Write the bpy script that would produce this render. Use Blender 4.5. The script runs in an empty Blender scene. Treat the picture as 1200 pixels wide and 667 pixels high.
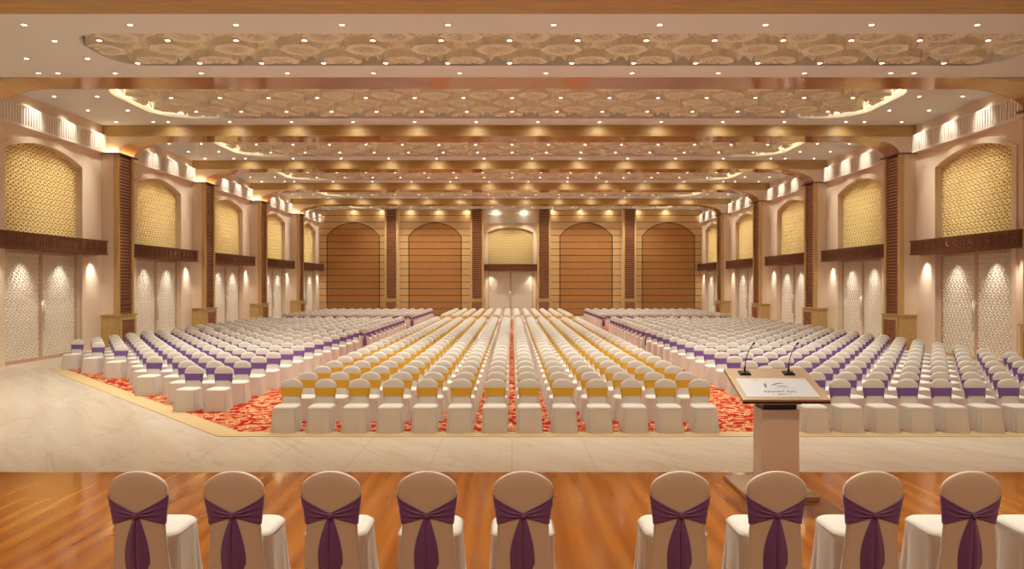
import bpy, math, random
import numpy as np
from mathutils import Vector, Matrix
random.seed(7)
PI = math.pi
scene = bpy.context.scene
COL = scene.collection

# ------------------------------------------------------------------ camera, world, exposure
CAM_Z = 2.65
cam_data = bpy.data.cameras.new('camera'); cam = bpy.data.objects.new('camera', cam_data); COL.objects.link(cam)
cam.location = (0, 0, CAM_Z); cam.rotation_euler = (PI/2, 0, 0)
cam_data.sensor_width = 36; cam_data.lens = 850/1200*36; cam_data.clip_end = 200
scene.camera = cam
scene.view_settings.view_transform = 'Standard'; scene.view_settings.look = 'None'
scene.view_settings.gamma = 1; scene.view_settings.use_curve_mapping = False
scene.view_settings.exposure = 0.40
scene.cycles.use_denoising = True
scene.cycles.max_bounces = 8; scene.cycles.diffuse_bounces = 5
scene.cycles.sample_clamp_indirect = 6
w = bpy.data.worlds.new('world'); scene.world = w; w.use_nodes = True
w.node_tree.nodes['Background'].inputs[0].default_value = (1, .85, .7, 1)
w.node_tree.nodes['Background'].inputs[1].default_value = .05
WARM = (1.0, .97, .83)
P_DOWN, P_WALL, P_GRILLE, P_BEAM, P_DOOR, P_GLOW, P_STAGE_FILL, P_COVE = 275, 80, 390, 28, 110, 4.5, 200, 8

# room measures
XL, XR, YB, ZC = -16.35, 16.10, 61.5, 9.0
XC = (XL+XR)/2
ZBM = 8.566
BEAMS = [20.7 + 8.2*k for k in range(5)]
BW = 1.25
STAGE_Z, STAGE_Y = .5, 8.31

# ------------------------------------------------------------------ materials
def newmat(name):
    m = bpy.data.materials.new(name); m.use_nodes = True
    nt = m.node_tree; return m, nt, nt.nodes['Principled BSDF']
def plain(name, c, rough=.6, metal=0, spec=.5, coat=0, sheen=0, bump=None):
    m, nt, b = newmat(name)
    b.inputs['Base Color'].default_value = (*c, 1); b.inputs['Roughness'].default_value = rough
    b.inputs['Metallic'].default_value = metal; b.inputs['Specular IOR Level'].default_value = spec
    b.inputs['Coat Weight'].default_value = coat; b.inputs['Sheen Weight'].default_value = sheen
    b.inputs['Coat Roughness'].default_value = .06
    if bump:
        tc = nt.nodes.new('ShaderNodeTexCoord'); n = nt.nodes.new('ShaderNodeTexNoise'); n.inputs['Scale'].default_value = bump[0]
        bp = nt.nodes.new('ShaderNodeBump'); bp.inputs['Strength'].default_value = bump[1]; bp.inputs['Distance'].default_value = .01
        nt.links.new(tc.outputs['Object'], n.inputs['Vector']); nt.links.new(n.outputs[0], bp.inputs['Height'])
        nt.links.new(bp.outputs[0], b.inputs['Normal'])
    return m
def emit(name, c, s):
    m, nt, b = newmat(name)
    b.inputs['Base Color'].default_value = (*c, 1)
    b.inputs['Emission Color'].default_value = (*c, 1); b.inputs['Emission Strength'].default_value = s
    m.cycles.emission_sampling = 'NONE'
    return m
def ramp(nt, stops):
    r = nt.nodes.new('ShaderNodeValToRGB'); e = r.color_ramp.elements
    while len(e) < len(stops): e.new(.5)
    for el, (p, c) in zip(e, stops): el.position = p; el.color = (*c, 1)
    return r
def mapping(nt, scale, coord='Object', rot=(0,0,0)):
    tc = nt.nodes.new('ShaderNodeTexCoord'); mp = nt.nodes.new('ShaderNodeMapping')
    mp.inputs['Scale'].default_value = scale; mp.inputs['Rotation'].default_value = rot
    nt.links.new(tc.outputs[coord], mp.inputs['Vector']); return mp
def wood(name, c1, c2, scale, rough=.4, coat=0, spec=.5, plank=None, dist=2.0, metal=0):
    m, nt, b = newmat(name)
    mp = mapping(nt, scale)
    n = nt.nodes.new('ShaderNodeTexNoise'); n.inputs['Scale'].default_value = 1; n.inputs['Detail'].default_value = 6
    n.inputs['Distortion'].default_value = dist
    nt.links.new(mp.outputs[0], n.inputs['Vector'])
    r = ramp(nt, [(.25, c1), (.75, c2)]); nt.links.new(n.outputs[0], r.inputs[0])
    out = r.outputs[0]
    if plank:                        # horizontal board joints
        pitch, width, off = plank
        tc = nt.nodes.new('ShaderNodeTexCoord'); sx = nt.nodes.new('ShaderNodeSeparateXYZ'); nt.links.new(tc.outputs['Object'], sx.inputs[0])
        a = nt.nodes.new('ShaderNodeMath'); a.operation = 'ADD'; a.inputs[1].default_value = off; nt.links.new(sx.outputs['Z'], a.inputs[0])
        mo = nt.nodes.new('ShaderNodeMath'); mo.operation = 'FLOORED_MODULO'; mo.inputs[1].default_value = pitch; nt.links.new(a.outputs[0], mo.inputs[0])
        lt = nt.nodes.new('ShaderNodeMath'); lt.operation = 'GREATER_THAN'; lt.inputs[1].default_value = width; nt.links.new(mo.outputs[0], lt.inputs[0])
        mx = nt.nodes.new('ShaderNodeMix'); mx.data_type = 'RGBA'; mx.inputs['A'].default_value = (.06, .03, .014, 1)
        nt.links.new(lt.outputs[0], mx.inputs['Factor']); nt.links.new(out, mx.inputs['B']); out = mx.outputs['Result']
        bp = nt.nodes.new('ShaderNodeBump'); bp.inputs['Distance'].default_value = .02
        nt.links.new(lt.outputs[0], bp.inputs['Height']); nt.links.new(bp.outputs[0], b.inputs['Normal'])
    nt.links.new(out, b.inputs['Base Color'])
    b.inputs['Roughness'].default_value = rough; b.inputs['Coat Weight'].default_value = coat; b.inputs['Coat Roughness'].default_value = .04
    b.inputs['Specular IOR Level'].default_value = spec; b.inputs['Metallic'].default_value = metal
    return m

def marble():
    m, nt, b = newmat('marble')
    mp = mapping(nt, (1, 1, 1), rot=(0, 0, .9))
    w1 = nt.nodes.new('ShaderNodeTexNoise'); w1.inputs['Scale'].default_value = .9; w1.inputs['Detail'].default_value = 5; w1.inputs['Distortion'].default_value = 1.2
    mp2 = nt.nodes.new('ShaderNodeMapping'); mp2.inputs['Scale'].default_value = (.35, 2.2, 1)
    nt.links.new(mp.outputs[0], mp2.inputs[0]); nt.links.new(mp2.outputs[0], w1.inputs['Vector'])
    r1 = ramp(nt, [(.3, (.59, .505, .395)), (.55, (.63, .55, .445)), (.75, (.67, .60, .51))]); nt.links.new(w1.outputs[0], r1.inputs[0])
    n2 = nt.nodes.new('ShaderNodeTexNoise'); n2.inputs['Scale'].default_value = .8; n2.inputs['Detail'].default_value = 5; n2.inputs['Distortion'].default_value = 1
    nt.links.new(mp2.outputs[0], n2.inputs['Vector'])
    r2 = ramp(nt, [(.485, (1, 1, 1)), (.5, (.90, .85, .78)), (.515, (1, 1, 1))]); nt.links.new(n2.outputs[0], r2.inputs[0])
    mu = nt.nodes.new('ShaderNodeMix'); mu.data_type = 'RGBA'; mu.blend_type = 'MULTIPLY'; mu.inputs['Factor'].default_value = .8
    nt.links.new(r1.outputs[0], mu.inputs['A']); nt.links.new(r2.outputs[0], mu.inputs['B'])
    br = nt.nodes.new('ShaderNodeTexBrick'); br.offset = 0
    br.inputs['Color1'].default_value = br.inputs['Color2'].default_value = (1, 1, 1, 1); br.inputs['Mortar'].default_value = (.82, .74, .64, 1)
    br.inputs['Scale'].default_value = 1; br.inputs['Mortar Size'].default_value = .006; br.inputs['Brick Width'].default_value = 1.2; br.inputs['Row Height'].default_value = 1.2
    tc = nt.nodes.new('ShaderNodeTexCoord'); nt.links.new(tc.outputs['Object'], br.inputs['Vector'])
    m2 = nt.nodes.new('ShaderNodeMix'); m2.data_type = 'RGBA'; m2.blend_type = 'MULTIPLY'; m2.inputs['Factor'].default_value = 1
    nt.links.new(mu.outputs['Result'], m2.inputs['A']); nt.links.new(br.outputs[0], m2.inputs['B'])
    nt.links.new(m2.outputs['Result'], b.inputs['Base Color'])
    b.inputs['Roughness'].default_value = .22; b.inputs['Specular IOR Level'].default_value = .45
    return m

def stage_wood():
    m, nt, b = newmat('stage_veneer')
    mp = mapping(nt, (1, .11, 1))
    wv = nt.nodes.new('ShaderNodeTexWave'); wv.wave_type = 'BANDS'; wv.bands_direction = 'X'
    wv.inputs['Scale'].default_value = 1.3; wv.inputs['Distortion'].default_value = 9; wv.inputs['Detail'].default_value = 3
    wv.inputs['Detail Scale'].default_value = .9; wv.inputs['Detail Roughness'].default_value = .6
    nt.links.new(mp.outputs[0], wv.inputs['Vector'])
    r = ramp(nt, [(.0, (.225, .064, .006)), (.5, (.265, .080, .008)), (1, (.305, .104, .013))]); nt.links.new(wv.outputs['Fac'], r.inputs[0])
    mp2 = mapping(nt, (16, .7, 1)); n = nt.nodes.new('ShaderNodeTexNoise'); n.inputs['Scale'].default_value = 1; n.inputs['Detail'].default_value = 4
    nt.links.new(mp2.outputs[0], n.inputs['Vector'])
    r2 = ramp(nt, [(.3, (.88, .84, .80)), (.7, (1.07, 1.07, 1.07))]); nt.links.new(n.outputs[0], r2.inputs[0])
    mx = nt.nodes.new('ShaderNodeMix'); mx.data_type = 'RGBA'; mx.blend_type = 'MULTIPLY'; mx.inputs['Factor'].default_value = 1
    nt.links.new(r.outputs[0], mx.inputs['A']); nt.links.new(r2.outputs[0], mx.inputs['B'])
    br = nt.nodes.new('ShaderNodeTexBrick'); br.offset = 0; br.inputs['Color1'].default_value = br.inputs['Color2'].default_value = (1, 1, 1, 1)
    br.inputs['Mortar'].default_value = (1.25, 1.25, 1.3, 1); br.inputs['Scale'].default_value = 1; br.inputs['Mortar Size'].default_value = .006
    br.inputs['Brick Width'].default_value = 60; br.inputs['Row Height'].default_value = 2.42
    tc = nt.nodes.new('ShaderNodeTexCoord'); nt.links.new(tc.outputs['Object'], br.inputs['Vector'])
    m2 = nt.nodes.new('ShaderNodeMix'); m2.data_type = 'RGBA'; m2.blend_type = 'MULTIPLY'; m2.inputs['Factor'].default_value = 1
    nt.links.new(mx.outputs['Result'], m2.inputs['A']); nt.links.new(br.outputs[0], m2.inputs['B']); nt.links.new(m2.outputs['Result'], b.inputs['Base Color'])
    b.inputs['Roughness'].default_value = .09; b.inputs['Specular IOR Level'].default_value = .5
    return m

def carpet_mat():
    m, nt, b = newmat('carpet_red')
    mp = mapping(nt, (1, 1, 1))
    nz = nt.nodes.new('ShaderNodeTexNoise'); nz.inputs['Scale'].default_value = 2.2; nz.inputs['Detail'].default_value = 2
    nt.links.new(mp.outputs[0], nz.inputs['Vector'])
    mxv = nt.nodes.new('ShaderNodeMix'); mxv.data_type = 'VECTOR'; mxv.inputs['Factor'].default_value = .28
    nt.links.new(mp.outputs[0], mxv.inputs['A']); nt.links.new(nz.outputs['Color'], mxv.inputs['B'])
    v1 = nt.nodes.new('ShaderNodeTexVoronoi'); v1.inputs['Scale'].default_value = 3.4; v1.feature = 'F1'
    nt.links.new(mxv.outputs['Result'], v1.inputs['Vector'])
    wv = nt.nodes.new('ShaderNodeMath'); wv.operation = 'MULTIPLY'; wv.inputs[1].default_value = 15; nt.links.new(v1.outputs['Distance'], wv.inputs[0])
    sn = nt.nodes.new('ShaderNodeMath'); sn.operation = 'SINE'; nt.links.new(wv.outputs[0], sn.inputs[0])
    v2 = nt.nodes.new('ShaderNodeTexNoise'); v2.inputs['Scale'].default_value = 7; v2.inputs['Detail'].default_value = 1; v2.inputs['Distortion'].default_value = 2.5
    nt.links.new(mp.outputs[0], v2.inputs['Vector'])
    ad = nt.nodes.new('ShaderNodeMath'); ad.operation = 'MULTIPLY_ADD'; ad.inputs[1].default_value = .35
    nt.links.new(sn.outputs[0], ad.inputs[0]); nt.links.new(v2.outputs[0], ad.inputs[2])
    r = ramp(nt, [(.53, (.36, .013, .007)), (.57, (.62, .37, .16)), (.76, (.68, .46, .24)), (.80, (.42, .08, .025))]); nt.links.new(ad.outputs[0], r.inputs[0])
    nt.links.new(r.outputs[0], b.inputs['Base Color']); b.inputs['Roughness'].default_value = .95; b.inputs['Specular IOR Level'].default_value = .1
    return m

M = {
 'cream': plain('cream_plaster', (.81, .66, .515), .7),
 'soffit': plain('soffit_paint', (.75, .775, .77), .8),
 'relief': plain('carved_gypsum', (.77, .745, .60), .8),
 'white': plain('white_moulding', (.84, .77, .69), .6),
 'gold_wood': wood('golden_veneer', (.40, .235, .075), (.55, .36, .14), (.5, 3, 14), .5),
 'beam_under': wood('polished_reddish_veneer', (.36, .155, .06), (.43, .20, .085), (.6, 6, 6), .12, coat=.25, spec=.4),
 'stage': stage_wood(),
 'dark': wood('dark_walnut', (.13, .042, .018), (.20, .07, .03), (4, 4, 12), .5),
 'louvre': wood('louvre_walnut', (.20, .066, .028), (.28, .10, .045), (3, 3, 12), .4),
 'stone': wood('honey_stone', (.50, .32, .12), (.68, .48, .22), (7, 7, 1.2), .35),
 'edge_wood': wood('honey_edge_wood', (.55, .34, .13), (.68, .45, .20), (8, 8, 1), .4),
 'medal': wood('carved_walnut', (.22, .07, .03), (.33, .12, .05), (5, 5, 5), .4),
 'wall_wood': wood('pale_maple_boards', (.58, .36, .16), (.66, .43, .21), (.4, .4, 7), .38, plank=(.566, .045, .0)),
 'arch_wood': wood('cherry_boards', (.38, .165, .050), (.44, .20, .066), (7, 7, .5), .38, plank=(.566, .045, .0)),
 'groove': plain('black_groove', (.02, .012, .008), .7),
 'grille': plain('gilded_lattice', (.95, .76, .36), .45, spec=.5),
 'grille_back': plain('grille_back_board', (.36, .215, .09), .7),
 'door': plain('door_lattice_paint', (.86, .79, .70), .5),
 'door_back': plain('door_panel', (.68, .55, .43), .6),
 'door_stile': plain('door_stile', (.56, .36, .24), .5),
 'steel': plain('brushed_steel', (.75, .70, .64), .3, metal=1),
 'lamp': emit('lamp_glow', (1, .88, .66), 14),
 'led': emit('led_glow', (1, .84, .55), 4),
 'trim_ring': plain('lamp_trim', (.85, .78, .7), .4),
 'cloth': plain('ivory_cover_fabric', (.69, .65, .595), .85, sheen=.15, bump=(60, .05)),
 'purple': plain('purple_satin', (.175, .082, .31), .5, sheen=.3),
 'plum': plain('plum_satin', (.19, .088, .34), .5, sheen=.3),
 'yellow': plain('mustard_satin', (.68, .37, .015), .5, sheen=.2),
 'marble': marble(), 'carpet': carpet_mat(),
 'border': plain('carpet_border', (.58, .42, .23), .9, spec=.1),
 'bronze': plain('brushed_bronze', (.74, .64, .55), .35, metal=.45),
 'lectern_top': plain('bronze_laminate', (.45, .315, .20), .3, metal=.4),
 'dark_bronze': plain('dark_bronze', (.36, .25, .17), .3, metal=.4),
 'black': plain('black_plastic', (.012, .012, .012), .4),
 'sign': plain('white_print', (.50, .50, .52), .35),
 'ink': plain('blue_grey_ink', (.09, .115, .19), .5),
}

# ------------------------------------------------------------------ mesh helpers
class MB:
    def __init__(s): s.v = []; s.f = []; s.mi = []; s.sm = []
    def add(s, vs, fs, mi=0, smooth=False):
        o = len(s.v); s.v += [tuple(map(float, p)) for p in vs]
        for f in fs: s.f.append([i+o for i in f]); s.mi.append(mi); s.sm.append(smooth)
        return s
    def box(s, x0, x1, y0, y1, z0, z1, mi=0):
        return s.add([(x0,y0,z0),(x1,y0,z0),(x1,y1,z0),(x0,y1,z0),(x0,y0,z1),(x1,y0,z1),(x1,y1,z1),(x0,y1,z1)],
              [(0,3,2,1),(4,5,6,7),(0,1,5,4),(1,2,6,5),(2,3,7,6),(3,0,4,7)], mi)
    def prism_u(s, prof, u0, u1, mi=0, mi_side=None):   # profile of (y, z) extruded along x
        n = len(prof); vs = [(u0, y, z) for y, z in prof] + [(u1, y, z) for y, z in prof]
        s.add(vs, [tuple(range(n))[::-1], tuple(range(n, 2*n))], mi)
        for i in range(n):
            j = (i+1) % n; s.add([vs[i], vs[j], vs[j+n], vs[i+n]], [(0,1,2,3)], mi if mi_side is None else mi_side(i))
        return s
    def loft(s, rings, cap0=False, cap1=False, mi=0, smooth=True, closed=True):
        n = len(rings[0]); vs = [p for r in rings for p in r]; fs = []
        for a in range(len(rings)-1):
            for i in range(n if closed else n-1):
                j = (i+1) % n; fs.append((a*n+i, a*n+j, (a+1)*n+j, (a+1)*n+i))
        if cap0: fs.append(tuple(range(n))[::-1])
        if cap1: fs.append(tuple((len(rings)-1)*n+i for i in range(n)))
        return s.add(vs, fs, mi, smooth)
    def tube(s, pts, r, n=8, mi=0):
        pts = [Vector(p) for p in pts]; rings = []
        for i, p in enumerate(pts):
            d = (pts[min(i+1, len(pts)-1)] - pts[max(i-1, 0)]).normalized()
            a = d.cross(Vector((0,0,1)));  a = a if a.length > 1e-3 else d.cross(Vector((1,0,0))); a.normalize(); b = d.cross(a)
            rr = r[i] if isinstance(r, (list, tuple)) else r
            rings.append([p + a*math.cos(2*PI*k/n)*rr + b*math.sin(2*PI*k/n)*rr for k in range(n)])
        return s.loft(rings, True, True, mi)
    def mesh(s, name, mats):
        me = bpy.data.meshes.new(name); me.from_pydata(s.v, [], s.f)
        for m in mats: me.materials.append(M[m])
        me.polygons.foreach_set('material_index', s.mi); me.polygons.foreach_set('use_smooth', s.sm); me.update(); return me
def ob(name, me, parent=None, loc=(0,0,0), rz=0, scale=None):
    o = bpy.data.objects.new(name, me); COL.objects.link(o); o.location = loc; o.rotation_euler = (0, 0, rz)
    if scale: o.scale = scale
    if parent: o.parent = parent
    return o
def tag(o, label, cat, group=None, kind=None):
    o['label'] = label; o['category'] = cat
    if group: o['group'] = group
    if kind: o['kind'] = kind
    return o
def empty(name, loc=(0,0,0), rz=0, scale=None):
    return ob(name, None, None, loc, rz, scale)
ORD = ['zeroth','first','second','third','fourth','fifth','sixth','seventh','eighth','ninth','tenth','eleventh','twelfth','thirteenth','fourteenth','fifteenth','sixteenth']
def spot(loc, power, size=110, blend=.8, parent=None, aim=None, r=.05, data={}):
    key = (power, size, blend, r)
    if key not in data:
        l = bpy.data.lights.new('lamp_or_fill_light', 'SPOT'); l.energy = power; l.spot_size = math.radians(size); l.spot_blend = blend
        l.color = WARM; l.shadow_soft_size = r; data[key] = l
    o = bpy.data.objects.new('lamp_or_fill_light', data[key]); COL.objects.link(o)
    o.location = loc
    if aim: o.rotation_euler = (Vector(aim)-Vector(loc)).to_track_quat('-Z', 'Y').to_euler()
    if parent:
        o.parent = parent; o.matrix_parent_inverse = Matrix.Translation(-Vector(parent.location))
    return o

# ------------------------------------------------------------------ floor, carpet, stage, outer walls
f = MB().box(-17.2, 17.0, 6, YB+.6, -.2, 0).mesh('floor', ['marble'])
tag(ob('floor', f), 'cream veined marble floor around the red carpet', 'floor', kind='structure')
s_ = MB().box(-16.3, 16.05, -6, STAGE_Y, 0.0, STAGE_Z).mesh('stage_floor', ['stage'])
tag(ob('floor_stage', s_), 'polished orange brown wooden stage floor in front', 'stage', kind='structure')

def poly_prism(pts, z0, z1, hole=None):
    b = MB(); n = len(pts)
    if hole is None: b.add([(x, y, z1) for x, y in pts], [tuple(range(n))])
    else:
        for i in range(n):
            j = (i+1) % n; b.add([(*pts[i], z1), (*pts[j], z1), (*hole[j], z1), (*hole[i], z1)], [(0,1,2,3)])
    for i in range(n):
        j = (i+1) % n; b.add([(*pts[i], z0), (*pts[j], z0), (*pts[j], z1), (*pts[i], z1)], [(0,1,2,3)])
    return b
outer = [(-5.12, 12.62), (14.2, 12.62), (14.2, 56.0), (-14.25, 56.0), (-14.25, 22.35)]
inner = [(-4.9, 13.02), (13.8, 13.02), (13.8, 55.6), (-13.8, 55.6), (-13.8, 22.5)]
cr = ob('carpet', poly_prism(inner, 0, .009).mesh('carpet', ['carpet']))
tag(cr, 'red carpet with cream floral scrolls under the rows of chairs', 'carpet')
ob('border', poly_prism(outer, 0, .010, inner).mesh('border', ['border']), cr)['label'] = 'plain beige border strip'

# behind and beside the stage (outside the photograph), so that light stays in the room
tag(ob('wall_front', MB().box(-17, 17, -6.3, -6, 0, ZC).mesh('wall_front', ['arch_wood'])), 'boarded cherry wall at the back of the stage', 'wall', kind='structure')

# ------------------------------------------------------------------ arch and bay modules (local: x along wall, room towards -y)
def seg_arch(a, zs, h, n=24):
    R = (a*a+h*h)/(2*h); t0 = math.asin(min(1, a/R)) if h <= a else PI - math.asin(a/R); zc = zs+h-R
    return [(R*math.sin(-t0+2*t0*i/n), zc+R*math.cos(-t0+2*t0*i/n)) for i in range(n+1)]
def arch_wall(b, u0, u1, z0, z1, a, zs, h, y0, y1, mi=0):     # a wall between u0 and u1 with an arched opening, front at y0, opening depth to y1
    b.add([(u0,y0,z0),(-a,y0,z0),(-a,y0,z1),(u0,y0,z1)], [(0,1,2,3)], mi)
    b.add([(a,y0,z0),(u1,y0,z0),(u1,y0,z1),(a,y0,z1)], [(0,1,2,3)], mi)
    arc = seg_arch(a, zs, h)
    for (xa, za), (xb, zb) in zip(arch_pts(arc), arch_pts(arc)[1:]):
        b.add([(xa,y0,za),(xb,y0,zb),(xb,y0,z1),(xa,y0,z1)], [(0,1,2,3)], mi)
    path = [(-a, z0)] + arc + [(a, z0)]
    for (xa, za), (xb, zb) in zip(path, path[1:]):
        b.add([(xa,y0,za),(xa,y1,za),(xb,y1,zb),(xb,y0,zb)], [(0,1,2,3)], mi)
def arch_pts(a): return a
def arch_band(b, a, zs, h, wd, z0, y0, y1, mi=0):             # raised frame of width wd around an arched opening
    pin = [(-a, z0)] + seg_arch(a, zs, h) + [(a, z0)]
    pout = [(-a-wd, z0)] + seg_arch(a+wd, zs+.02, h+wd*.9) + [(a+wd, z0)]
    for i in range(len(pin)-1):
        (xa, za), (xb, zb), (Xa, Za), (Xb, Zb) = pin[i], pin[i+1], pout[i], pout[i+1]
        b.add([(xa,y0,za),(xb,y0,zb),(Xb,y0,Zb),(Xa,y0,Za)], [(0,1,2,3)], mi)
        b.add([(Xa,y0,Za),(Xb,y0,Zb),(Xb,y1,Zb),(Xa,y1,Za)], [(0,1,2,3)], mi)
        b.add([(xa,y0,za),(xa,y1,za),(xb,y1,zb),(xb,y0,zb)], [(0,1,2,3)], mi)
def hexes(b, x0, x1, z0, z1, keep, y0, y1, p=.25, mi=0):      # honeycomb of joined hexagonal rings
    rin, rout = .26*p, .455*p
    j = 0; z = z0
    while z < z1:
        x = x0 + (p/2 if j % 2 else 0)
        while x < x1:
            if keep(x, z):
                A = [(x+rin*math.sin(k*PI/3), z+rin*math.cos(k*PI/3)) for k in range(6)]
                B = [(x+rout*math.sin(k*PI/3), z+rout*math.cos(k*PI/3)) for k in range(6)]
                vs = [(u,y0,v) for u,v in A]+[(u,y0,v) for u,v in B]+[(u,y1,v) for u,v in A]+[(u,y1,v) for u,v in B]
                fs = []
                for k in range(6):
                    l = (k+1) % 6; fs += [(k,l,6+l,6+k), (k,12+k,12+l,l), (6+k,6+l,18+l,18+k)]
                b.add(vs, fs, mi)
                if keep(x+p, z):
                    h = .08*p; g = rout*.866
                    b.add([(x+g*.95,y0,z-h),(x+p-g*.95,y0,z-h),(x+p-g*.95,y0,z+h),(x+g*.95,y0,z+h),(x+g*.95,y1,z-h),(x+p-g*.95,y1,z-h),(x+p-g*.95,y1,z+h),(x+g*.95,y1,z+h)],
                          [(0,1,2,3),(0,4,5,1),(3,2,6,7)], mi)
            x += p
        z += p*.866; j += 1
A_, ZS, RISE = 2.1, 7.08, .43
ZL0, ZL1 = 3.80, 4.36          # lintel
arcR = (A_*A_+RISE*RISE)/(2*RISE)
def in_arch(x, z): return abs(x) < A_+.1 and (z < ZS or x*x+(z-(ZS+RISE-arcR))**2 < (arcR+.1)**2)
HB = 3.47                      # half the clear bay
me_wallbay = MB(); arch_wall(me_wallbay, -4.1, 4.1, 0, ZC, A_, ZS, RISE, 0, .35); me_wallbay = me_wallbay.mesh('wall_bay', ['cream'])
me_frame = MB(); arch_band(me_frame, A_, ZS, RISE, .24, 0, -.06, .02); me_frame = me_frame.mesh('frame', ['cream'])
me_gback = MB().box(-A_, A_, .24, .28, 4.1, ZS+RISE).mesh('grille_back', ['grille_back'])
b_ = MB(); hexes(b_, -A_, A_+.1, 4.3, 7.6, in_arch, .19, .24); me_lattice = b_.mesh('lattice', ['grille'])
me_leaf = MB().box(0, 2.1, .20, .27, 0, 4.0)
for (x0, x1, z0, z1) in ((0, .09, 0, 3.95), (2.0, 2.1, 0, 3.95), (.09, 2.0, 0, .12), (.09, 2.0, 3.70, 3.95)): me_leaf.box(x0, x1, .155, .20, z0, z1, 1)
me_leaf = me_leaf.mesh('door_leaf', ['door_back', 'door_stile'])
b_ = MB(); hexes(b_, .05, 2.1, .11, 3.8, lambda x, z: .02 < x < 2.08 and .1 < z < 3.76, .17, .20, .215); me_dlat = b_.mesh('door_lattice', ['door'])
me_handle = MB().tube([(.05, .07, 1.0), (.05, .07, 2.1)], .022, 8).box(.04, .06, .07, .16, 1.1, 1.14).box(.04, .06, .07, .16, 1.96, 2.0).mesh('handle', ['steel'])
# lintel: dark carved band
def lintel_mesh(half, n):
    b = MB().box(-half, half, -.45, 0, ZL0, ZL1).box(-half-.02, half+.02, -.49, 0, ZL1-.05, ZL1).box(-half-.02, half+.02, -.49, 0, ZL0, ZL0+.05)
    t = 2*half/n; zc = (ZL0+ZL1)/2
    for i in range(n):
        u = -half + t*(i+.5); q = t*.40; h = .20
        for (a0, a1, c0, c1) in ((u-q, u+q, zc+h-.03, zc+h), (u-q, u+q, zc-h, zc-h+.03), (u-q, u-q+.03, zc-h, zc+h), (u+q-.03, u+q, zc-h, zc+h)):
            b.box(a0, a1, -.475, -.45, c0, c1)
        for k in range(8):                      # carved rosette
            an = k*PI/4; r0, r1 = .02, (.15 if k % 2 == 0 else .12)
            cx, sx = math.sin(an), math.cos(an)
            b.add([(u+cx*r0, -.45, zc+sx*r0), (u+cx*r1*.6+sx*.03, -.45, zc+sx*r1*.6-cx*.03), (u+cx*r1, -.45, zc+sx*r1), (u+cx*r1*.6-sx*.03, -.45, zc+sx*r1*.6+cx*.03), (u+cx*r1*.6, -.485, zc+sx*r1*.6)],
                  [(0,1,4),(1,2,4),(2,3,4),(3,0,4)])
    return b.mesh('lintel', ['dark'])
me_lintel = lintel_mesh(3.08, 14)
def frieze_mesh(half):
    b = MB().box(-half, half, -.10, 0, 7.92, 8.57).box(-half, half, -.20, 0, 8.53, 8.58).box(-half, half, -.20, 0, 7.87, 7.95)
    n = int(2*half/.135)
    for i in range(n):
        u = -half + 2*half*(i+.5)/n
        b.box(u-.043, u+.043, -.19, -.10, 7.95, 8.53)
    return b.mesh('frieze', ['white'])
me_frieze = frieze_mesh(HB)
def bay(center, wall, rz, side, idx, sx=1.0, lint=None, frz=None, wallbay=True, place=None):
    """one wall bay: arched opening with gilded grille above, carved lintel, double door below"""
    x, y = center
    where = place or f'in the {ORD[idx]} bay of the {side} wall from the stage'
    if wallbay:
        o = ob(f'wall_{side}', me_wallbay, None, (x, y, 0), rz); tag(o, f'cream plaster wall round the arch {where}', 'wall', kind='structure')
    n = bay.n = bay.n+1
    wn = empty(f'window_{n}', (x, y, 0), rz, (sx, 1, 1)); tag(wn, f'arched gilded honeycomb grille {where}', 'window', 'gilded arched grilles', 'structure')
    ob('lattice', me_lattice, wn); ob('back_board', me_gback, wn); ob('frame', me_frame, wn)
    d = empty(f'door_{n}', (x, y, 0), rz, (sx, 1, 1)); tag(d, f'double door with pale hexagon lattice {where}', 'door', 'lattice double doors', 'structure')
    for m in (1, -1):
        lf = ob('door_leaf', me_leaf, d, scale=(m, 1, 1)); ob('lattice_panel', me_dlat, lf); ob('handle', me_handle, lf)
    l = ob(f'trim_{2*n}', lint or me_lintel, None, (x, y, 0), rz); tag(l, f'dark carved walnut band over the door {where}', 'trim', kind='structure')
    fz = ob(f'trim_{2*n+1}', frz or me_frieze, None, (x, y, 0), rz); tag(fz, f'white fluted frieze above the grille {where}', 'trim', kind='structure')
    R = Matrix.Translation((x, y, 0)) @ Matrix.Rotation(rz, 4, 'Z')
    us = (-1.62, 1.62) if frz else (-2.72, -1.05, 1.05, 2.72)
    for u in us:
        spot(R @ Vector((u, -.34, 3.78)), P_DOOR, 74, 1.0, None, R @ Vector((u, .30, 1.6)), .08)
bay.n = 0

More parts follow.
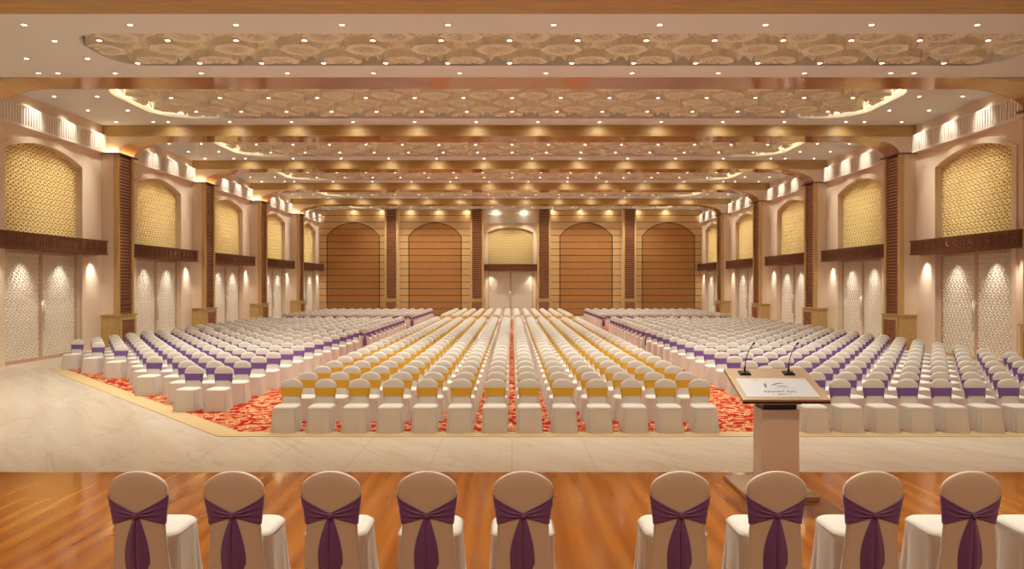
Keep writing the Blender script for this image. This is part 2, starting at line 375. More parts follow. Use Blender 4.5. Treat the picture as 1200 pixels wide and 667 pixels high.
# ------------------------------------------------------------------ columns
def louvre(b, hw, z0, z1, y):
    n = int((z1-z0)/.127)
    for i in range(n):
        z = z0 + (z1-z0)*(i+.5)/n
        b.prism_u([(y+.05, z+.062), (y-.035, z-.005), (y-.035, z-.030), (y+.05, z+.036)], -hw, hw)
def column_parts(hw, ztop, haunch):
    p = {}
    p['shaft'] = MB().box(-hw, hw, -.54, .1, 1.44, ztop).mesh('shaft', ['cream'])
    e = MB()
    for m in (-1, 1):
        x0, x1 = sorted((m*hw*1.002, m*(hw-.16))); e.box(x0, x1, -.66, -.47, 1.44, ztop)
    p['wood_edge'] = e.mesh('wood_edge', ['edge_wood'])
    l = MB(); louvre(l, hw-.16, 1.46, ztop, -.59); p['louvre_panel'] = l.mesh('louvre_panel', ['louvre'])
    g = MB().box(-hw-.05, hw+.05, -.71, .1, 0, 1.40).box(-hw-.09, hw+.09, -.76, .1, 1.40, 1.46)
    q = hw-.13
    for (x0, x1, z0, z1) in ((-hw, -q, .1, 1.32), (q, hw, .1, 1.32), (-q, q, 1.22, 1.32), (-q, q, .1, .22)): g.box(x0, x1, -.75, -.71, z0, z1)
    p['pedestal'] = g.mesh('pedestal', ['stone'])
    m = MB().box(-q, q, -0.720, -0.711, .22, 1.22); c = (0, .72)
    for r0, r1, ya, yb in ((.36, .33, -0.720, -0.745), (.33, .27, -0.745, -0.730), (.27, .0, -0.730, -0.760)):
        N = 32; m.add([(r0*math.sin(2*PI*k/N), ya, c[1]+r0*math.cos(2*PI*k/N)) for k in range(N)] + [(r1*math.sin(2*PI*k/N), yb, c[1]+r1*math.cos(2*PI*k/N)) for k in range(N)],
              [(k, (k+1) % N, N+(k+1) % N, N+k) for k in range(N)])
    for k in range(8):
        an = k*PI/4+.2; r = .17; sx, cx = math.sin(an), math.cos(an)
        m.add([(sx*.04, -0.750, c[1]+cx*.04), (sx*r+cx*.06, -0.740, c[1]+cx*r-sx*.06), (sx*.25, -0.740, c[1]+cx*.25), (sx*r-cx*.06, -0.740, c[1]+cx*r+sx*.06), (sx*r, -0.780, c[1]+cx*r)], [(0,1,4),(1,2,4),(2,3,4),(3,0,4)])
    p['medallion'] = m.mesh('medallion', ['medal'])
    if haunch:
        p['capital'] = MB().box(-hw-.10, hw+.10, -.78, .1, ztop, ztop+.045).mesh('capital', ['dark'])
        z0 = ztop+.045; prof = [(.1, z0), (-.66, z0)]
        for t in np.linspace(0, PI/2, 16)[1:]: prof.append((-2.8+2.14*math.cos(t), z0+(ZBM-.004-z0)*math.sin(t)))
        prof.append((.1, ZBM-.004))
        p['haunch'] = MB().prism_u(prof, -HC+.02, HC-.03, 0, lambda i: 1 if 1 <= i <= 15 else 0).mesh('haunch', ['cream', 'beam_under'])
        p['led_strip'] = MB().box(-hw-.06, -hw-.03, -.70, -.02, ztop+.045, ztop+.06).box(-hw-.04, hw, -.74, -.71, ztop+.045, ztop+.06).mesh('led_strip', ['led'])
    return p
HC = .61
side_parts, back_parts = column_parts(HC, 7.85, True), column_parts(.565, 8.96, False)
def column(x, y, rz, parts, label, glow):
    r = empty('column', (x, y, 0), rz); tag(r, label, 'column', 'pilasters with louvred fronts', 'structure')
    for k, me in parts.items():
        if k == 'medallion' or (k == 'led_strip' and not glow): continue
        o = ob(k, me, r)
        if k == 'pedestal': ob('medallion', parts['medallion'], o)['label'] = 'carved round walnut medallion'
    if glow:
        R = Matrix.Translation((x, y, 0)) @ Matrix.Rotation(rz, 4, 'Z')
        for (lo, sx, sy, pw) in ((( -HC-.045, -.32, 7.92), .03, .6, P_GLOW), ((0, -.72, 7.92), 1.2, .05, P_GLOW*.7)):
            if not hasattr(column, 'd%d' % int(sx*100)):
                l = bpy.data.lights.new('glow_light', 'AREA'); l.shape = 'RECTANGLE'; l.size = sx; l.size_y = sy; l.energy = pw; l.color = (1, .72, .32)
                setattr(column, 'd%d' % int(sx*100), l)
            g = bpy.data.objects.new('glow_light', getattr(column, 'd%d' % int(sx*100))); COL.objects.link(g)
            g.matrix_world = R @ Matrix.Translation(lo) @ Matrix.Rotation(PI, 4, 'X')
    return r
near = ['nearest the stage', 'second from the stage', 'third from the stage', 'fourth from the stage', 'farthest from the stage']
for k, yb in enumerate(BEAMS):
    yc = yb + HC
    column(XL, yc, PI/2, side_parts, f'tall louvred pilaster on carved pedestal, left wall, {near[k]}', True)
    column(XR, yc, -PI/2, side_parts, f'tall louvred pilaster on carved pedestal, right wall, {near[k]}', False)
for k in range(5):
    yc = (BEAMS[k]+2*HC + (BEAMS[k+1] if k < 4 else YB))/2
    bay((XL, yc), 'l', PI/2, 'left', k+1); bay((XR, yc), 'r', -PI/2, 'right', k+1)
# plain side walls of the stage end
for nm, x in (('left', XL), ('right', XR)):
    tag(ob(f'wall_{nm}', MB().box(*( (x-.3, x) if x < 0 else (x, x+.3)), -6, BEAMS[0]+.4, 0, ZC).mesh('wall_plain', ['cream'])), f'cream plaster {nm} wall beside the stage', 'wall', kind='structure')

# ------------------------------------------------------------------ back wall
tag(ob('wall_back', MB().box(-17, 17, YB+.30, YB+.6, 0, ZC).mesh('wall_back', ['cream'])), 'cream wall behind the wooden panels at the far end', 'wall', kind='structure')
BX = [XC-10.0, XC-2.81, XC+2.81, XC+10.0]
bn = ['leftmost', 'just left of the far door', 'just right of the far door', 'rightmost']
for x, n in zip(BX, bn): column(x, YB, 0, back_parts, f'louvred pilaster on the far wooden wall, {n}', False)
frz_b, lint_b = frieze_mesh(2.24), lintel_mesh(2.22, 10)
bw = MB(); arch_wall(bw, -2.81, 2.81, 0, ZC, A_*.92, ZS, RISE, 0, .30)
tag(ob('wall_back', bw.mesh('wall_bay', ['cream']), None, (XC, YB, 0)), 'cream plaster round the arch of the far door', 'wall', kind='structure')
bay((XC, YB), 'b', 0, 'back', 6, .92, lint_b, frz_b, False, 'in the middle of the far wall')
for i, (x0, x1) in enumerate(((XL, BX[0]), (BX[0], BX[1]), (BX[2], BX[3]), (BX[3], XR))):
    e0 = .0 if i == 0 else .565; e1 = .0 if i == 3 else .565
    l, r = x0+e0, x1-e1; c = (l+r)/2
    if i == 0: c = (l+r)/2+.05
    p = MB(); arch_wall(p, l-c, r-c, 0, ZC-.03, 2.26, 6.74, 1.18, 0, .10); 
    o = ob('wall_panel', p.mesh('wall_panel', ['wall_wood']), None, (c, YB, 0))
    tag(o, f'pale boarded wall panel round a darker arch, {["leftmost","second from the left","third from the left","rightmost"][i]} on the far wall', 'wall panel', 'boarded panels of the far wall', 'structure')
    a = MB(); pts = [(-2.19, .05)] + seg_arch(2.19, 6.74, 1.12) + [(2.19, .05)]
    cen = (0, .03, 4.0); vs = [(x, .03, z) for x, z in pts]
    a.add(vs, [tuple(range(len(vs)))]); ob('arch_panel', a.mesh('arch_panel', ['arch_wood']), o)['label'] = 'darker cherry boarded arch'
    g = MB().box(-2.3, 2.3, .09, .12, 0, 8.0); ob('groove', g.mesh('groove', ['groove']), o)

# ------------------------------------------------------------------ ceiling, beams, carved panels
def rrect(cx, cy, hx, hy, r, n=10):
    out = []
    for (sx, sy, t0) in ((1,1,0), (-1,1,PI/2), (-1,-1,PI), (1,-1,3*PI/2)):
        for k in range(n+1):
            t = t0 + PI/2*k/n; out.append((cx+sx*(hx-r)+r*math.cos(t), cy+sy*(hy-r)+r*math.sin(t)))
    full = []
    for i, p in enumerate(out):
        q = out[(i+1) % len(out)]; m = max(1, int(math.hypot(q[0]-p[0], q[1]-p[1])/.4))
        full += [(p[0]+(q[0]-p[0])*k/m, p[1]+(q[1]-p[1])*k/m) for k in range(m)]
    return full
def soffit(x0, x1, y0, y1, z, hole, depth):
    b = MB(); n = len(hole); cx = sum(p[0] for p in hole)/n; cy = sum(p[1] for p in hole)/n
    def proj(p):
        dx, dy = p[0]-cx, p[1]-cy; t = min(((x1-cx) if dx > 0 else (x0-cx))/dx if abs(dx) > 1e-9 else 1e9, ((y1-cy) if dy > 0 else (y0-cy))/dy if abs(dy) > 1e-9 else 1e9)
        return (cx+dx*t, cy+dy*t)
    def side(q): return 0 if abs(q[0]-x0) < 1e-6 else 1 if abs(q[0]-x1) < 1e-6 else 2
    for i in range(n):
        a, c = hole[i], hole[(i+1) % n]; A, C = proj(a), proj(c)
        ring = [a, c, C, A]
        if side(A) != side(C):
            K = (x0 if side(A) == 0 or side(C) == 0 else x1, y0 if (A[1]+C[1])/2 < cy else y1); ring = [a, c, C, K, A]
        b.add([(x, y, z) for x, y in ring], [tuple(range(len(ring)))])
        b.add([(*a, z), (*c, z), (*c, z+depth), (*a, z+depth)], [(0,1,2,3)])
    b.add([(x, y, z+depth) for x, y in hole], [tuple(range(n))])
    b.add([(x0,y0,z),(x1,y0,z),(x1,y0,z+.3),(x0,y0,z+.3)], [(0,1,2,3)])
    return b
def relief_h(u, v):
    P, Q = 1.65, .97; h = np.zeros_like(u)
    j0 = np.floor(v/Q)
    st = lambda x, wd: np.clip(x/wd, 0, 1)
    for dj in (0, 1):
        j = j0+dj; off = np.mod(j, 2)*.5*P
        i = np.round((u-off)/P)
        for s in (-.5, .5):               # pairs of faceted gems between the rosettes
            for t in (-1, 1):
                gx = u-off-(i+s)*P - t*.17; gy = v-j*Q
                h = np.maximum(h, 0.20*np.clip(1-np.abs(gx)/.17-np.abs(gy)/.27, 0, 1))
        du, dv = u-off-i*P, v-j*Q
        r = np.hypot(du*.90, dv*1.02); th = np.arctan2(dv, du)
        R = .47 + .05*np.abs(np.cos(4*th))
        pl = .20*st(R-r, .04)
        pl = pl - .05*np.exp(-((r-.26)/.022)**2) - .06*st(.20-r, .02)*(np.cos(5*th) < 0) - .06*np.exp(-((r-.07)/.02)**2)
        h = np.where(r < R, pl, h)
    return h
def relief_mesh(hx, hy, r):
    g = .032; xs = np.arange(-hx, hx+g/2, g); ys = np.arange(-hy, hy+g/2, g)
    U, V = np.meshgrid(xs, ys); H = relief_h(U, V)
    qx = np.maximum(np.abs(U)-(hx-r), 0); qy = np.maximum(np.abs(V)-(hy-r), 0); ok = np.hypot(qx, qy) <= r+g*.3
    nx, ny = len(xs), len(ys); idx = np.arange(nx*ny).reshape(ny, nx)
    q = ok[:-1,:-1] & ok[1:,:-1] & ok[:-1,1:] & ok[1:,1:]
    F = np.stack([idx[:-1,:-1][q], idx[1:,:-1][q], idx[1:,1:][q], idx[:-1,1:][q]], 1)
    co = np.stack([U.ravel(), V.ravel(), -H.ravel()], 1)
    me = bpy.data.meshes.new('relief'); me.from_pydata(co.tolist(), [], F.tolist()); me.materials.append(M['relief']); me.update(); return me
def downlight_mesh():
    b = MB(); N = 14
    def ring(r, z): return [(r*math.cos(2*PI*k/N), r*math.sin(2*PI*k/N), z) for k in range(N)]
    b.loft([ring(.083, .30), ring(.085, -.012), ring(.055, -.014), ring(.05, .0)], True, mi=0); b.add(ring(.052, -.008), [tuple(range(N))], 1)
    return b.mesh('downlight', ['trim_ring', 'lamp'])
me_down = downlight_mesh()
def downlight(x, y, z, label, power=None, size=126, aim=None, blend=.8):
    o = ob('downlight', me_down, None, (x, y, z)); tag(o, label, 'ceiling light', 'recessed ceiling downlights')
    spot((x, y, z-.03), power or P_DOWN, size, blend, o, aim, .06)
bayname = ['first', 'second', 'third', 'fourth', 'fifth', 'farthest']
NAMES = 'counting ceiling bays from the stage'
def panel(i, cx, cy, z, hx, hy, r, relief, led):
    o = empty('ceiling_panel', (cx, cy, z)); tag(o, f'carved beige floral ceiling panel in the {bayname[i]} ceiling bay from the stage', 'ceiling panel', 'carved ceiling panels')
    ob('relief', relief, o)
    if led:
        for m in (-1, 1):
            pts = []
            for t in np.linspace(-PI/2, 0, 8): pts.append((m*(hx-r+.0+(r+.12)*math.cos(t)), -(hy-r)+(r+.12)*math.sin(t), -.04))
            for t in np.linspace(0, PI/2, 8): pts.append((m*(hx-r+(r+.12)*math.cos(t)), (hy-r)+(r+.12)*math.sin(t), -.04))
            pts.append((m*(hx-r-.8), hy+.12, -.04))
            ob('led_strip', MB().tube(pts, .02, 6).mesh('led_strip', ['led']), o)['label'] = 'glowing warm light strip along the end'
        l = getattr(panel, 'l', None)
        if l is None:
            l = panel.l = bpy.data.lights.new('cove_light', 'AREA'); l.shape = 'RECTANGLE'; l.size = .08; l.size_y = 2*hy-1; l.energy = P_COVE; l.color = (1, .78, .45)
        for m in (-1, 1):
            g = bpy.data.objects.new('cove_light', l); COL.objects.link(g); g.parent = o
            g.location = (m*(hx+.10), 0, -.11); g.rotation_euler = (0, -m*PI/2+PI, 0)
cz = []
# first bay, low soffit flush with the beam
Z0 = ZBM
Y0a, Y0b = 15.86, BEAMS[0]
c0x, c0y, h0x, h0y, r0 = 1.25, 18.35, 11.85, 1.25, .85
tag(ob('ceiling', soffit(XL, XR, Y0a, Y0b, Z0, rrect(c0x, c0y, h0x, h0y, r0), .28).mesh('ceiling', ['soffit'])), 'smooth beige low ceiling over the front of the hall', 'ceiling', kind='structure')
panel(0, c0x, c0y, Z0+.22, h0x-.04, h0y-.06, r0-.05, relief_mesh(h0x-.04, h0y-.06, r0-.05), False)
for k in range(10): downlight(-11.1+2.41*k, 16.5, Z0, f'small bright downlight, {ORD[k+1]} from the left in the front row of the {bayname[0]} ceiling bay', P_DOWN*.6, 104)
for k, x in enumerate([-13.24, -12.7] + [-11.1+2.41*q for q in range(10)] + [11.24]): downlight(x, 20.28, Z0, f'small bright downlight, {ORD[k+1]} from the left in the back row of the {bayname[0]} ceiling bay', P_DOWN*.6, 104)
for x, y, t in ((-11.1, 17.6, 'left of the carved panel end'), (-12.7, 18.97, 'farthest left by itself'), (-11.1, 18.97, 'below the left tip of the carved panel')):
    downlight(x, y, Z0, f'small bright downlight in the {bayname[0]} ceiling bay, {t}', P_DOWN*.6, 104)
for j, y in enumerate((17.5, 19.3)):
    for k in range(14): downlight(-.06+1.65*(k-6), y, Z0-.02, f'small bright downlight, {ORD[k+1]} from the left, {["front","back"][j]} row on the {bayname[0]} carved ceiling panel', P_DOWN*.45, 100)
me_rel = relief_mesh(13.0, 2.1, 1.1)
for i in range(1, 6):
    y0 = BEAMS[i-1]+BW; y1 = BEAMS[i] if i < 5 else YB+.3; yc = (BEAMS[i-1]+BW + BEAMS[i-1]+8.2)/2
    hole = rrect(XC, yc, 13.25, 2.3, 1.3)
    tag(ob('ceiling', soffit(XL-.35, XR+.35, y0, y1, ZC, hole, .34).mesh('ceiling', ['soffit'])), f'smooth beige ceiling border of the {bayname[i]} ceiling bay from the stage', 'ceiling', kind='structure')
    panel(i, XC, yc, ZC+.22, 13.0, 2.1, 1.1, me_rel, True)
    for j, dy in enumerate((-.85, 1.1)):
        for k in range(15): downlight(1.65*(k-7), yc+dy, ZC-.02, f'small bright downlight, {ORD[k+1]} from the left, {["front","back"][j]} row on the {bayname[i]} carved ceiling panel', *((P_GRILLE, 54, (1.65*(k-7)*.6, YB, 5.9)) if i == 5 and j == 1 and k in (6, 8) else ((P_DOWN*.55, 44) if j == 0 else (None, 126))))
    yf = yc+2.88
    for k in range(12): downlight(-13.42+2.405*k, yf, ZC, f'small bright downlight, {ORD[k+1]} from the left in the row before the beam, {bayname[i]} ceiling bay', P_BEAM, 150, (-13.42+2.405*k, yf+.5, ZC-1.0), 1.0)
    for sd, xo, xi, m in (('left', XL+.9, XL+2.35, -1), ('right', XR-.9, XR-2.35, 1)):
        for q, dy in enumerate((-.95, 1.0, 2.88)):
            tx = ['front', 'middle', 'back'][q]
            downlight(xo, yc+dy, ZC, f'small bright downlight next to the {sd} wall, {tx} of three, {bayname[i]} ceiling bay', P_WALL, 68, (xo+m*.95, yc+dy, ZC-.92), .75)
            downlight(xi, yc+dy, ZC, f'small bright downlight second from the {sd} wall, {tx} of three, {bayname[i]} ceiling bay', P_GRILLE, 52, (xi+m*2.35, yc+dy*.6, 5.6), 1.0)
for k, y in enumerate(BEAMS):
    b = MB().prism_u([(y, ZBM), (y+BW, ZBM), (y+BW, ZC+.3), (y, ZC+.3)], XL-.3, XR+.3, 0, lambda i: 1 if i == 0 else 0)
    if k == 0: b = MB().prism_u([(y, ZBM-.002), (y+BW, ZBM-.002), (y+BW, ZC+.3), (y, ZC+.3)], XL-.3, XR+.3, 0, lambda i: 1 if i == 0 else 0)
    tag(ob('beam', b.mesh('beam', ['gold_wood', 'beam_under'])), f'golden wood ceiling beam with polished underside, {["nearest the stage","second from the stage","third from the stage","fourth from the stage","closest to the far wall"][k]}', 'beam', 'ceiling beams', 'structure')
tag(ob('beam', MB().box(XL-.3, XR+.3, 12.4, Y0a, ZBM, ZC+.3).mesh('beam', ['gold_wood'])), 'broad golden polished ceiling beam over the stage edge, at the very top', 'beam', 'ceiling beams', 'structure')
tag(ob('ceiling', MB().box(XL-.3, XR+.3, -6.3, 12.4, ZC, ZC+.3).mesh('ceiling', ['soffit'])), 'beige ceiling above the stage', 'ceiling', kind='structure')
# unseen fill spots added outside the frame to brighten stage and front rows
WARM, HALL = (1, .62, .36), WARM
for k in range(9): spot((-12+3*k, -1.5, ZC-.02), P_STAGE_FILL*2.9, 80, .8, None, (-12+3*k, 5.2, 1.0), .12)  # added orange fill, stands in for floor bounce on the stage chair backs
WARM = HALL
for k in range(9): spot((-12+3*k, 10.2, ZC-.02), P_STAGE_FILL*13, 46, .8, None, (-12+3*k, 5.6, .5), .11)  # added fill from the hall side, brightens the stage seats
for k in range(9): spot((-12+3*k, 11.6, ZC-.02), P_STAGE_FILL*2.2, 100, .9, None, (-12+3*k, 15.2, .5), .12)  # added fill towards the hall, brightens front chairs and marble

# ------------------------------------------------------------------ chairs
def chair_shapes(n=28, nz=1.0, tails=True, fine=True):
    """covered banquet chair facing -y: dict part -> MB"""
    zA = np.array([0, .15, .30, .44, .53, .62, .70, .76]); aA = np.array([.222, .203, .187, .176, .172, .183, .196, .2005])
    def sec(z):
        if z <= .76: a = np.interp(z, zA, aA); b = np.interp(z, [0, .3, .45, .76], [.055, .042, .036, .034])
        else:
            q = min(1, (z-.76)/.14); a = .2005*np.interp(q, [0, .2, .3, .407, .53, .69, .80, .893, .953, 1], [1, 1, .985, .944, .87, .735, .6, .44, .29, .0]); b = .034*max(.0, 1-q**3)**.5
        yc = .17+.085*(z/.9)
        return a, b, yc
    def pt(z, t, off=0):
        a, b, yc = sec(z); c, s = math.cos(t), math.sin(t); e = .62
        return (math.copysign(abs(c)**e, c)*(a+off), yc+math.copysign(abs(s)**.8, s)*(b+off), z)
    out = {}
    zs = list(np.linspace(0, .76, 11 if fine else 6)) + [.76+.14*q for q in ((.2,.38,.54,.68,.8,.89,.95,.985,1.0) if fine else (.35,.62,.82,.94,1.0))]
    ts = [2*PI*k/n for k in range(n)]
    out['back_cover'] = MB().loft([[pt(z, t) for t in ts] for z in zs], False, True)
    # seat with skirt
    m = n*2 if fine else n+4
    def sk(z, t, shrink=1.0, fold=0.0):
        k = 1-z/.43; hx = .218+.010*max(k, 0)**2; y0, y1 = -.245-.010*max(k, 0)**2, .20; hy = (y1-y0)/2; cy = (y0+y1)/2
        c, s = math.cos(t), math.sin(t); e = 2/4.8
        x = math.copysign(abs(c)**e, c)*hx*shrink; y = math.copysign(abs(s)**e, s)*hy*shrink
        if fold and s < .3:
            near_c = math.exp(-((abs(abs(math.atan2(s, c))-PI/4) % PI)/.26)**2) + math.exp(-((abs(abs(math.atan2(s, c))-3*PI/4))/.26)**2)
            w_ = 1 + fold*max(k, 0)*(near_c*(.05+.11*math.cos(15*t+.7)) + .085*math.cos(15*t+1)*(abs(c) > .55) + .018*math.cos(23*t))
            x *= w_; y *= w_ if y < 0 else 1
        return (x, y+cy, z)
    tm = [2*PI*k/m+PI/m for k in range(m)]
    rings = [[sk(z, t, 1, 1) for t in tm] for z in ((0, .08, .16, .24, .32, .38, .415) if fine else (0, .2, .38, .42))]
    rings += [[sk(z, t, s) for t in tm] for z, s in (((.428, .988), (.444, .955), (.456, .89), (.465, .74), (.471, .4), (.472, .02)) if fine else ((.445, .96), (.458, .8), (.464, .02)))]
    out['seat_cover'] = MB().loft(rings)
    if fine:            # piped seam round the seat
        pip = [sk(.428, t, 1.003) for t in tm]; 
        out['seat_cover'].loft([[(x*1.012, y+(y-.0)*.008, .424) for x, y, z in pip], [(x*1.018, y+(y)*.012, .430) for x, y, z in pip], [(x*1.004, y, .437) for x, y, z in pip]])
    # sash band: flat in front, gathered to a knot behind
    N, V = (72, 17) if fine else (20, 3); rows = []
    for k in range(N+1):
        t = 2*PI*k/N; c, s = math.cos(t), math.sin(t); x = math.copysign(abs(c)**.62, c)
        if s > 0: g = 1-abs(x); top, bot = .735-.115*g**.8, .535+.058*g**.9
        else: g = 1-abs(x); fz = min(1, g*4); top, bot = .735, .535+.055*fz
        r = []
        for v in range(V):
            q = v/(V-1); z = bot+(top-bot)*q
            wr = (.0075*math.sin(q*PI*6.5+.9*math.sin(4*x)+2.5*g) * min(1, 1.3*g+.15)*(1-.7*g**4)*math.sin(min(1, q*1.02)*PI)**.4 if (fine and s > 0) else 0)
            off = .006 + wr + (.010*g**2*math.sin(q*PI) if s > 0 else 0)
            r.append(pt(z, t, off))
        rows.append(r)
    out['sash'] = MB().loft(rows, closed=False)
    if tails:
        kz = .606; a, b, yc = sec(kz); yk = yc+b+.016
        kn = MB(); nk = 12 if fine else 6
        kn.loft([[(.019*math.sin(p)*math.cos(q), yk+.017*math.sin(p)*math.sin(q), kz+.022*math.cos(p)) for q in [2*PI*i/nk for i in range(nk)]] for p in np.linspace(.05, PI-.05, 8 if fine else 5)])
        out['knot'] = kn
        tl = MB(); zt = np.linspace(kz-.005, .16, 14 if fine else 5)
        for sd in (-1, 1):
            rg = []
            for z in zt:
                q = (kz-z)/.4; wd = .010+.072*math.sin(min(1, q*1.25)*PI/2)*(1-.15*max(0, q-.7)); a, b, yc = sec(z)
                base = yc+b+.010+.012*math.sin(q*PI)
                row = []
                for u in np.linspace(0, 1, 7 if fine else 3):
                    xx = sd*(.002+wd*u)+.006*math.sin(q*3)
                    row.append((xx, base-.008*u+.010*math.sin(u*PI*1.6)*min(1, q*3)+(.004 if sd > 0 else 0), z-.03*u*max(0, q-.8)*4))
                row += [(x_, y_-.006, z_) for x_, y_, z_ in row[::-1]]
                rg.append(row)
            tl.loft(rg, True, True)
        out['tail'] = tl
    return out
def chair_proto(colour, stage):
    sh = chair_shapes(36 if stage else 24, fine=True, tails=stage)
    return {k: sh[k].mesh(k, ['cloth' if 'cover' in k else colour]) for k in sh}
PROTO = {'yellow': chair_proto('yellow', False), 'purple': chair_proto('purple', False), 'plum': chair_proto('plum', True)}
def chair(kind, x, y, z, rz, label, group):
    r = empty('banquet_chair', (x, y, z), rz); tag(r, label, 'chair', group)
    p = PROTO[kind]
    ob('seat_cover', p['seat_cover'], r); ob('back_cover', p['back_cover'], r)
    s = ob('sash', p['sash'], r); s['label'] = {'yellow': 'mustard yellow satin sash', 'purple': 'purple satin sash', 'plum': 'plum purple satin sash'}[kind]
    for k in ('knot', 'tail'):
        if k in p: ob(k, p[k], s)
# on the stage
xs_stage = [-2.514, -1.869, -1.217, -.571, .075, 1.131, 1.777, 2.43, 3.086, 3.735]
for i, x in enumerate(xs_stage):
    side = f'{ORD[i+1]} of five from the left' if i < 5 else f'{ORD[i-4]} of five right of the gap'
    chair('plum', x, 5.12, STAGE_Z, PI, f'large white covered chair with plum bow on stage, {side}', 'covered chairs on the stage')
# in the hall: rows
ROW0, RP = 13.4-.25, 1.07
spots_ = []    # (x, y, rz, kind, label)
def rowname(r): return 'front row' if r == 1 else f'{ORD[r]} row'
for r in range(25):
    for k in range(7):
        spots_.append((-.31-.626*k, ROW0+RP*r, 0, 'yellow', ('L', k, r+1)))
        if k < 6: spots_.append((.31+.63*k, ROW0+RP*r, 0, 'yellow', ('R', k, r+1)))
for r in range(10):
    for k in range(7):
        spots_.append((-.31-.626*k, 43.2+RP*r, 0, 'yellow', ('L', k, r+26)))
        if k < 6: spots_.append((.31+.63*k, 43.2+RP*r, 0, 'yellow', ('R', k, r+26)))
kmax = {2: 1, 3: 2, 4: 4, 5: 5, 6: 6, 7: 8, 8: 10}
for r in range(15):
    for k in range(13):
        if r >= 2 and k <= kmax.get(r, 12): spots_.append((-6.17-.635*k, ROW0+RP*r, 0, 'purple', ('l', k, r-1)))
        spots_.append((5.43+.622*k, ROW0+RP*r, 0, 'purple', ('r', k, r+1)))
for base in (29.6, 43.6):
    for r in range(10):
        for k in range(13):
            spots_.append((-6.0-.635*k, base+.21+RP*r, PI, 'purple', ('l', k, 99))); spots_.append((5.5+.622*k, base+.21+RP*r, PI, 'purple', ('r', k, 99)))
def in_view(s): return abs(s[0])*850/(s[1]) < 625
vis = sorted([s for s in spots_ if in_view(s)], key=lambda s: s[1])
indiv, rest = vis[:300], vis[300:] + [s for s in spots_ if not in_view(s)]
random.seed(3)
for (x, y, rz, kind, (sd, k, r)) in indiv:
    if kind == 'yellow':
        lab = f'white covered chair with yellow sash, {ORD[k+1]} seat {"left" if sd == "L" else "right"} of centre aisle, {rowname(r)}'; grp = 'yellow sashed chairs of the centre block'
    else:
        lab = f'white covered chair with purple sash, {"left" if sd == "l" else "right"} block, {ORD[k+1]} seat from aisle, {rowname(r)}'; grp = f'purple sashed chairs of the {"left" if sd == "l" else "right"} block'
    chair(kind, x, y, .011, rz, lab, grp)
# the farther rows as one mass
low, lowt = chair_shapes(12, fine=False, tails=False), chair_shapes(12, fine=False, tails=True)
def flat(sh, colour):
    V = []; F = []; I = []; o = 0
    for k, b in sh.items():
        V += b.v
        for f_ in b.f: F.append([i+o for i in f_]); I.append(0 if 'cover' in k else colour)
        o += len(b.v)
    return np.array(V), F, I
T = {('yellow', 0): flat(low, 1), ('purple', 0): flat(low, 2), ('purple', 1): flat(lowt, 2)}
VV = []; LV = []; LS = []; LI = []; off = 0
for (x, y, rz, kind, _) in rest:
    V, F, I = T[(kind, 1 if rz else 0)]
    W = V.copy()
    if rz: W[:, :2] *= -1
    W += (x, y, .011); VV.append(W)
    for f_ in F: LV.extend(i+off for i in f_); LS.append(len(f_))
    LI += I; off += len(V)
VV = np.concatenate(VV); me = bpy.data.meshes.new('farther_chairs')
me.vertices.add(len(VV)); me.vertices.foreach_set('co', VV.ravel()); me.loops.add(len(LV)); me.loops.foreach_set('vertex_index', LV)
me.polygons.add(len(LS)); me.polygons.foreach_set('loop_start', np.concatenate([[0], np.cumsum(LS)[:-1]]).astype(np.int32)); me.polygons.foreach_set('loop_total', LS)
for m in ('cloth', 'yellow', 'purple'): me.materials.append(M[m])
me.polygons.foreach_set('material_index', LI); me.polygons.foreach_set('use_smooth', [True]*len(LS)); me.update(calc_edges=True); me.validate()
tag(ob('distant_chairs', me), 'far rows of white covered chairs with yellow and purple sashes', 'chairs', kind='stuff')

# ------------------------------------------------------------------ lectern and microphones
LX, LY = 2.70, 7.45
lec = empty('lectern', (LX, LY, STAGE_Z)); tag(lec, 'bronze lectern with white printed sign at the right stage edge', 'lectern')
def bev(o, wdt=.006):
    m = o.modifiers.new('bevel', 'BEVEL'); m.width = wdt; m.segments = 2; return o
bev(ob('base_plate', MB().box(-.37, .35, -.27, .55, 0, .05).mesh('base_plate', ['dark_bronze']), lec))
bev(ob('post', MB().box(-.17, .205, -.12, .16, .05, .885).mesh('post', ['bronze']), lec))
ob('slot', MB().box(-.15, .185, -.10, .14, .885, .935).mesh('slot', ['black']), lec)
bev(ob('support', MB().prism_u([(-.12, .935), (.22, .935), (.22, 1.12), (-.12, 1.0)], -.19, .225).mesh('support', ['lectern_top']), lec), .004)
TI = math.atan2(.235, .65)
top = ob('desk_top', MB().box(-.44, .42, 0, .69, -.018, .018).mesh('desk_top', ['lectern_top']), lec, (0, -.35, 1.005)); top.rotation_euler = (TI, 0, 0); bev(top, .004)
ob('edge_strip', MB().box(-.441, .421, -.006, 0, -.022, -.004).mesh('edge_strip', ['black']), top)
sg = ob('sign', MB().box(-.385, .335, .055, .45, .018, .021).mesh('sign', ['sign']), top); sg['label'] = 'white printed sign'
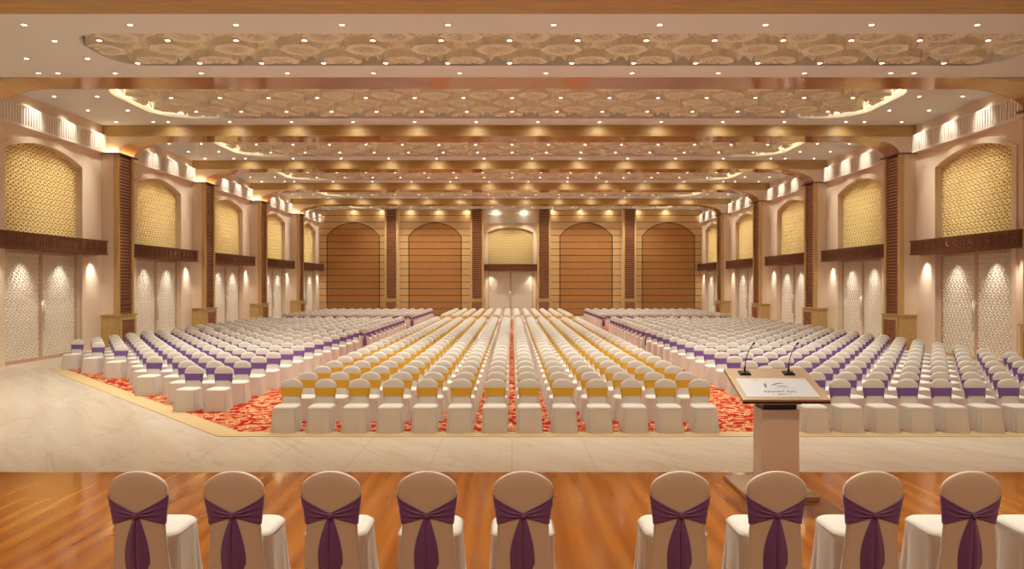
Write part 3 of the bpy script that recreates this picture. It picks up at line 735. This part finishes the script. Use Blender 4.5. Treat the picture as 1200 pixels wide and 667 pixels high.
def text(body, x, y, size, parent, sx=1):
    c = bpy.data.curves.new('lettering', 'FONT'); c.body = body; c.size = size; c.align_x = 'CENTER'; c.extrude = .0006; c.materials.append(M['ink'])
    t = bpy.data.objects.new('lettering', c); COL.objects.link(t); bpy.context.view_layer.update()
    me = bpy.data.meshes.new_from_object(t.evaluated_get(bpy.context.evaluated_depsgraph_get())); bpy.data.objects.remove(t)
    return ob('lettering', me, parent, (x, y, .0222), scale=(sx, 1, 1))
text('RESORT RIO', -.02, .142, .056, sg, 1.05)
text('*  GOA  *', -.02, .092, .034, sg, 1.3)
em = MB().add([(-.145, .245, .0226), (-.125, .245, .0226), (-.105, .335, .0226), (-.135, .330, .0226)], [(0,1,2,3)])
for (pts, rr) in (([(-.08,.285), (-.04,.305), (.0,.332), (.05,.338), (.075,.325)], [.002,.008,.011,.007,.001]), ([(-.05,.300), (0,.275), (.06,.268), (.11,.262)], [.002,.007,.009,.001]), ([(-.16,.228), (0,.232), (.16,.222)], [.001,.003,.001])):
    P_ = np.array(pts); em.add([(x, y+r, .0224) for (x, y), r in zip(P_, rr)] + [(x, y-r, .0224) for (x, y), r in zip(P_, rr)], [(i+1, i, i+len(P_), i+1+len(P_)) for i in range(len(P_)-1)])
ob('emblem', em.mesh('emblem', ['ink']), sg)
R_ = Matrix.Translation((LX, LY-.35, STAGE_Z+1.005)) @ Matrix.Rotation(TI, 4, 'X')
for i, mx in enumerate((-.255, .205)):
    p = R_ @ Vector((mx, .565, .018))
    mc = empty('microphone', p); tag(mc, f'black gooseneck microphone on the {["left","right"][i]} of the lectern top', 'microphone', 'lectern microphones')
    bb = MB().loft([[(sx*a, sy*c, z) for sx, sy in ((-1,-1),(1,-1),(1,1),(-1,1))] for a, c, z in ((.06, .045, 0), (.055, .04, .012), (.035, .022, .024))], True, True, smooth=False)
    o = ob('base', bb.mesh('base', ['black']), mc); o.rotation_euler = (TI, 0, 0)
    ob('gooseneck', MB().tube([(0, 0, .018), (.004, 0, .075)], [.012, .010], 10).tube([(.004, 0, .075), (.012, 0, .14), (.028, .0, .20), (.055, 0, .26), (.085, -.005, .305)], .0048, 8).mesh('gooseneck', ['black']), mc)
    ob('head', MB().tube([(.083, -.005, .302), (.088, -.006, .309), (.10, -.01, .322), (.105, -.011, .327)], [.006, .011, .011, .006], 10).mesh('head', ['black']), mc)
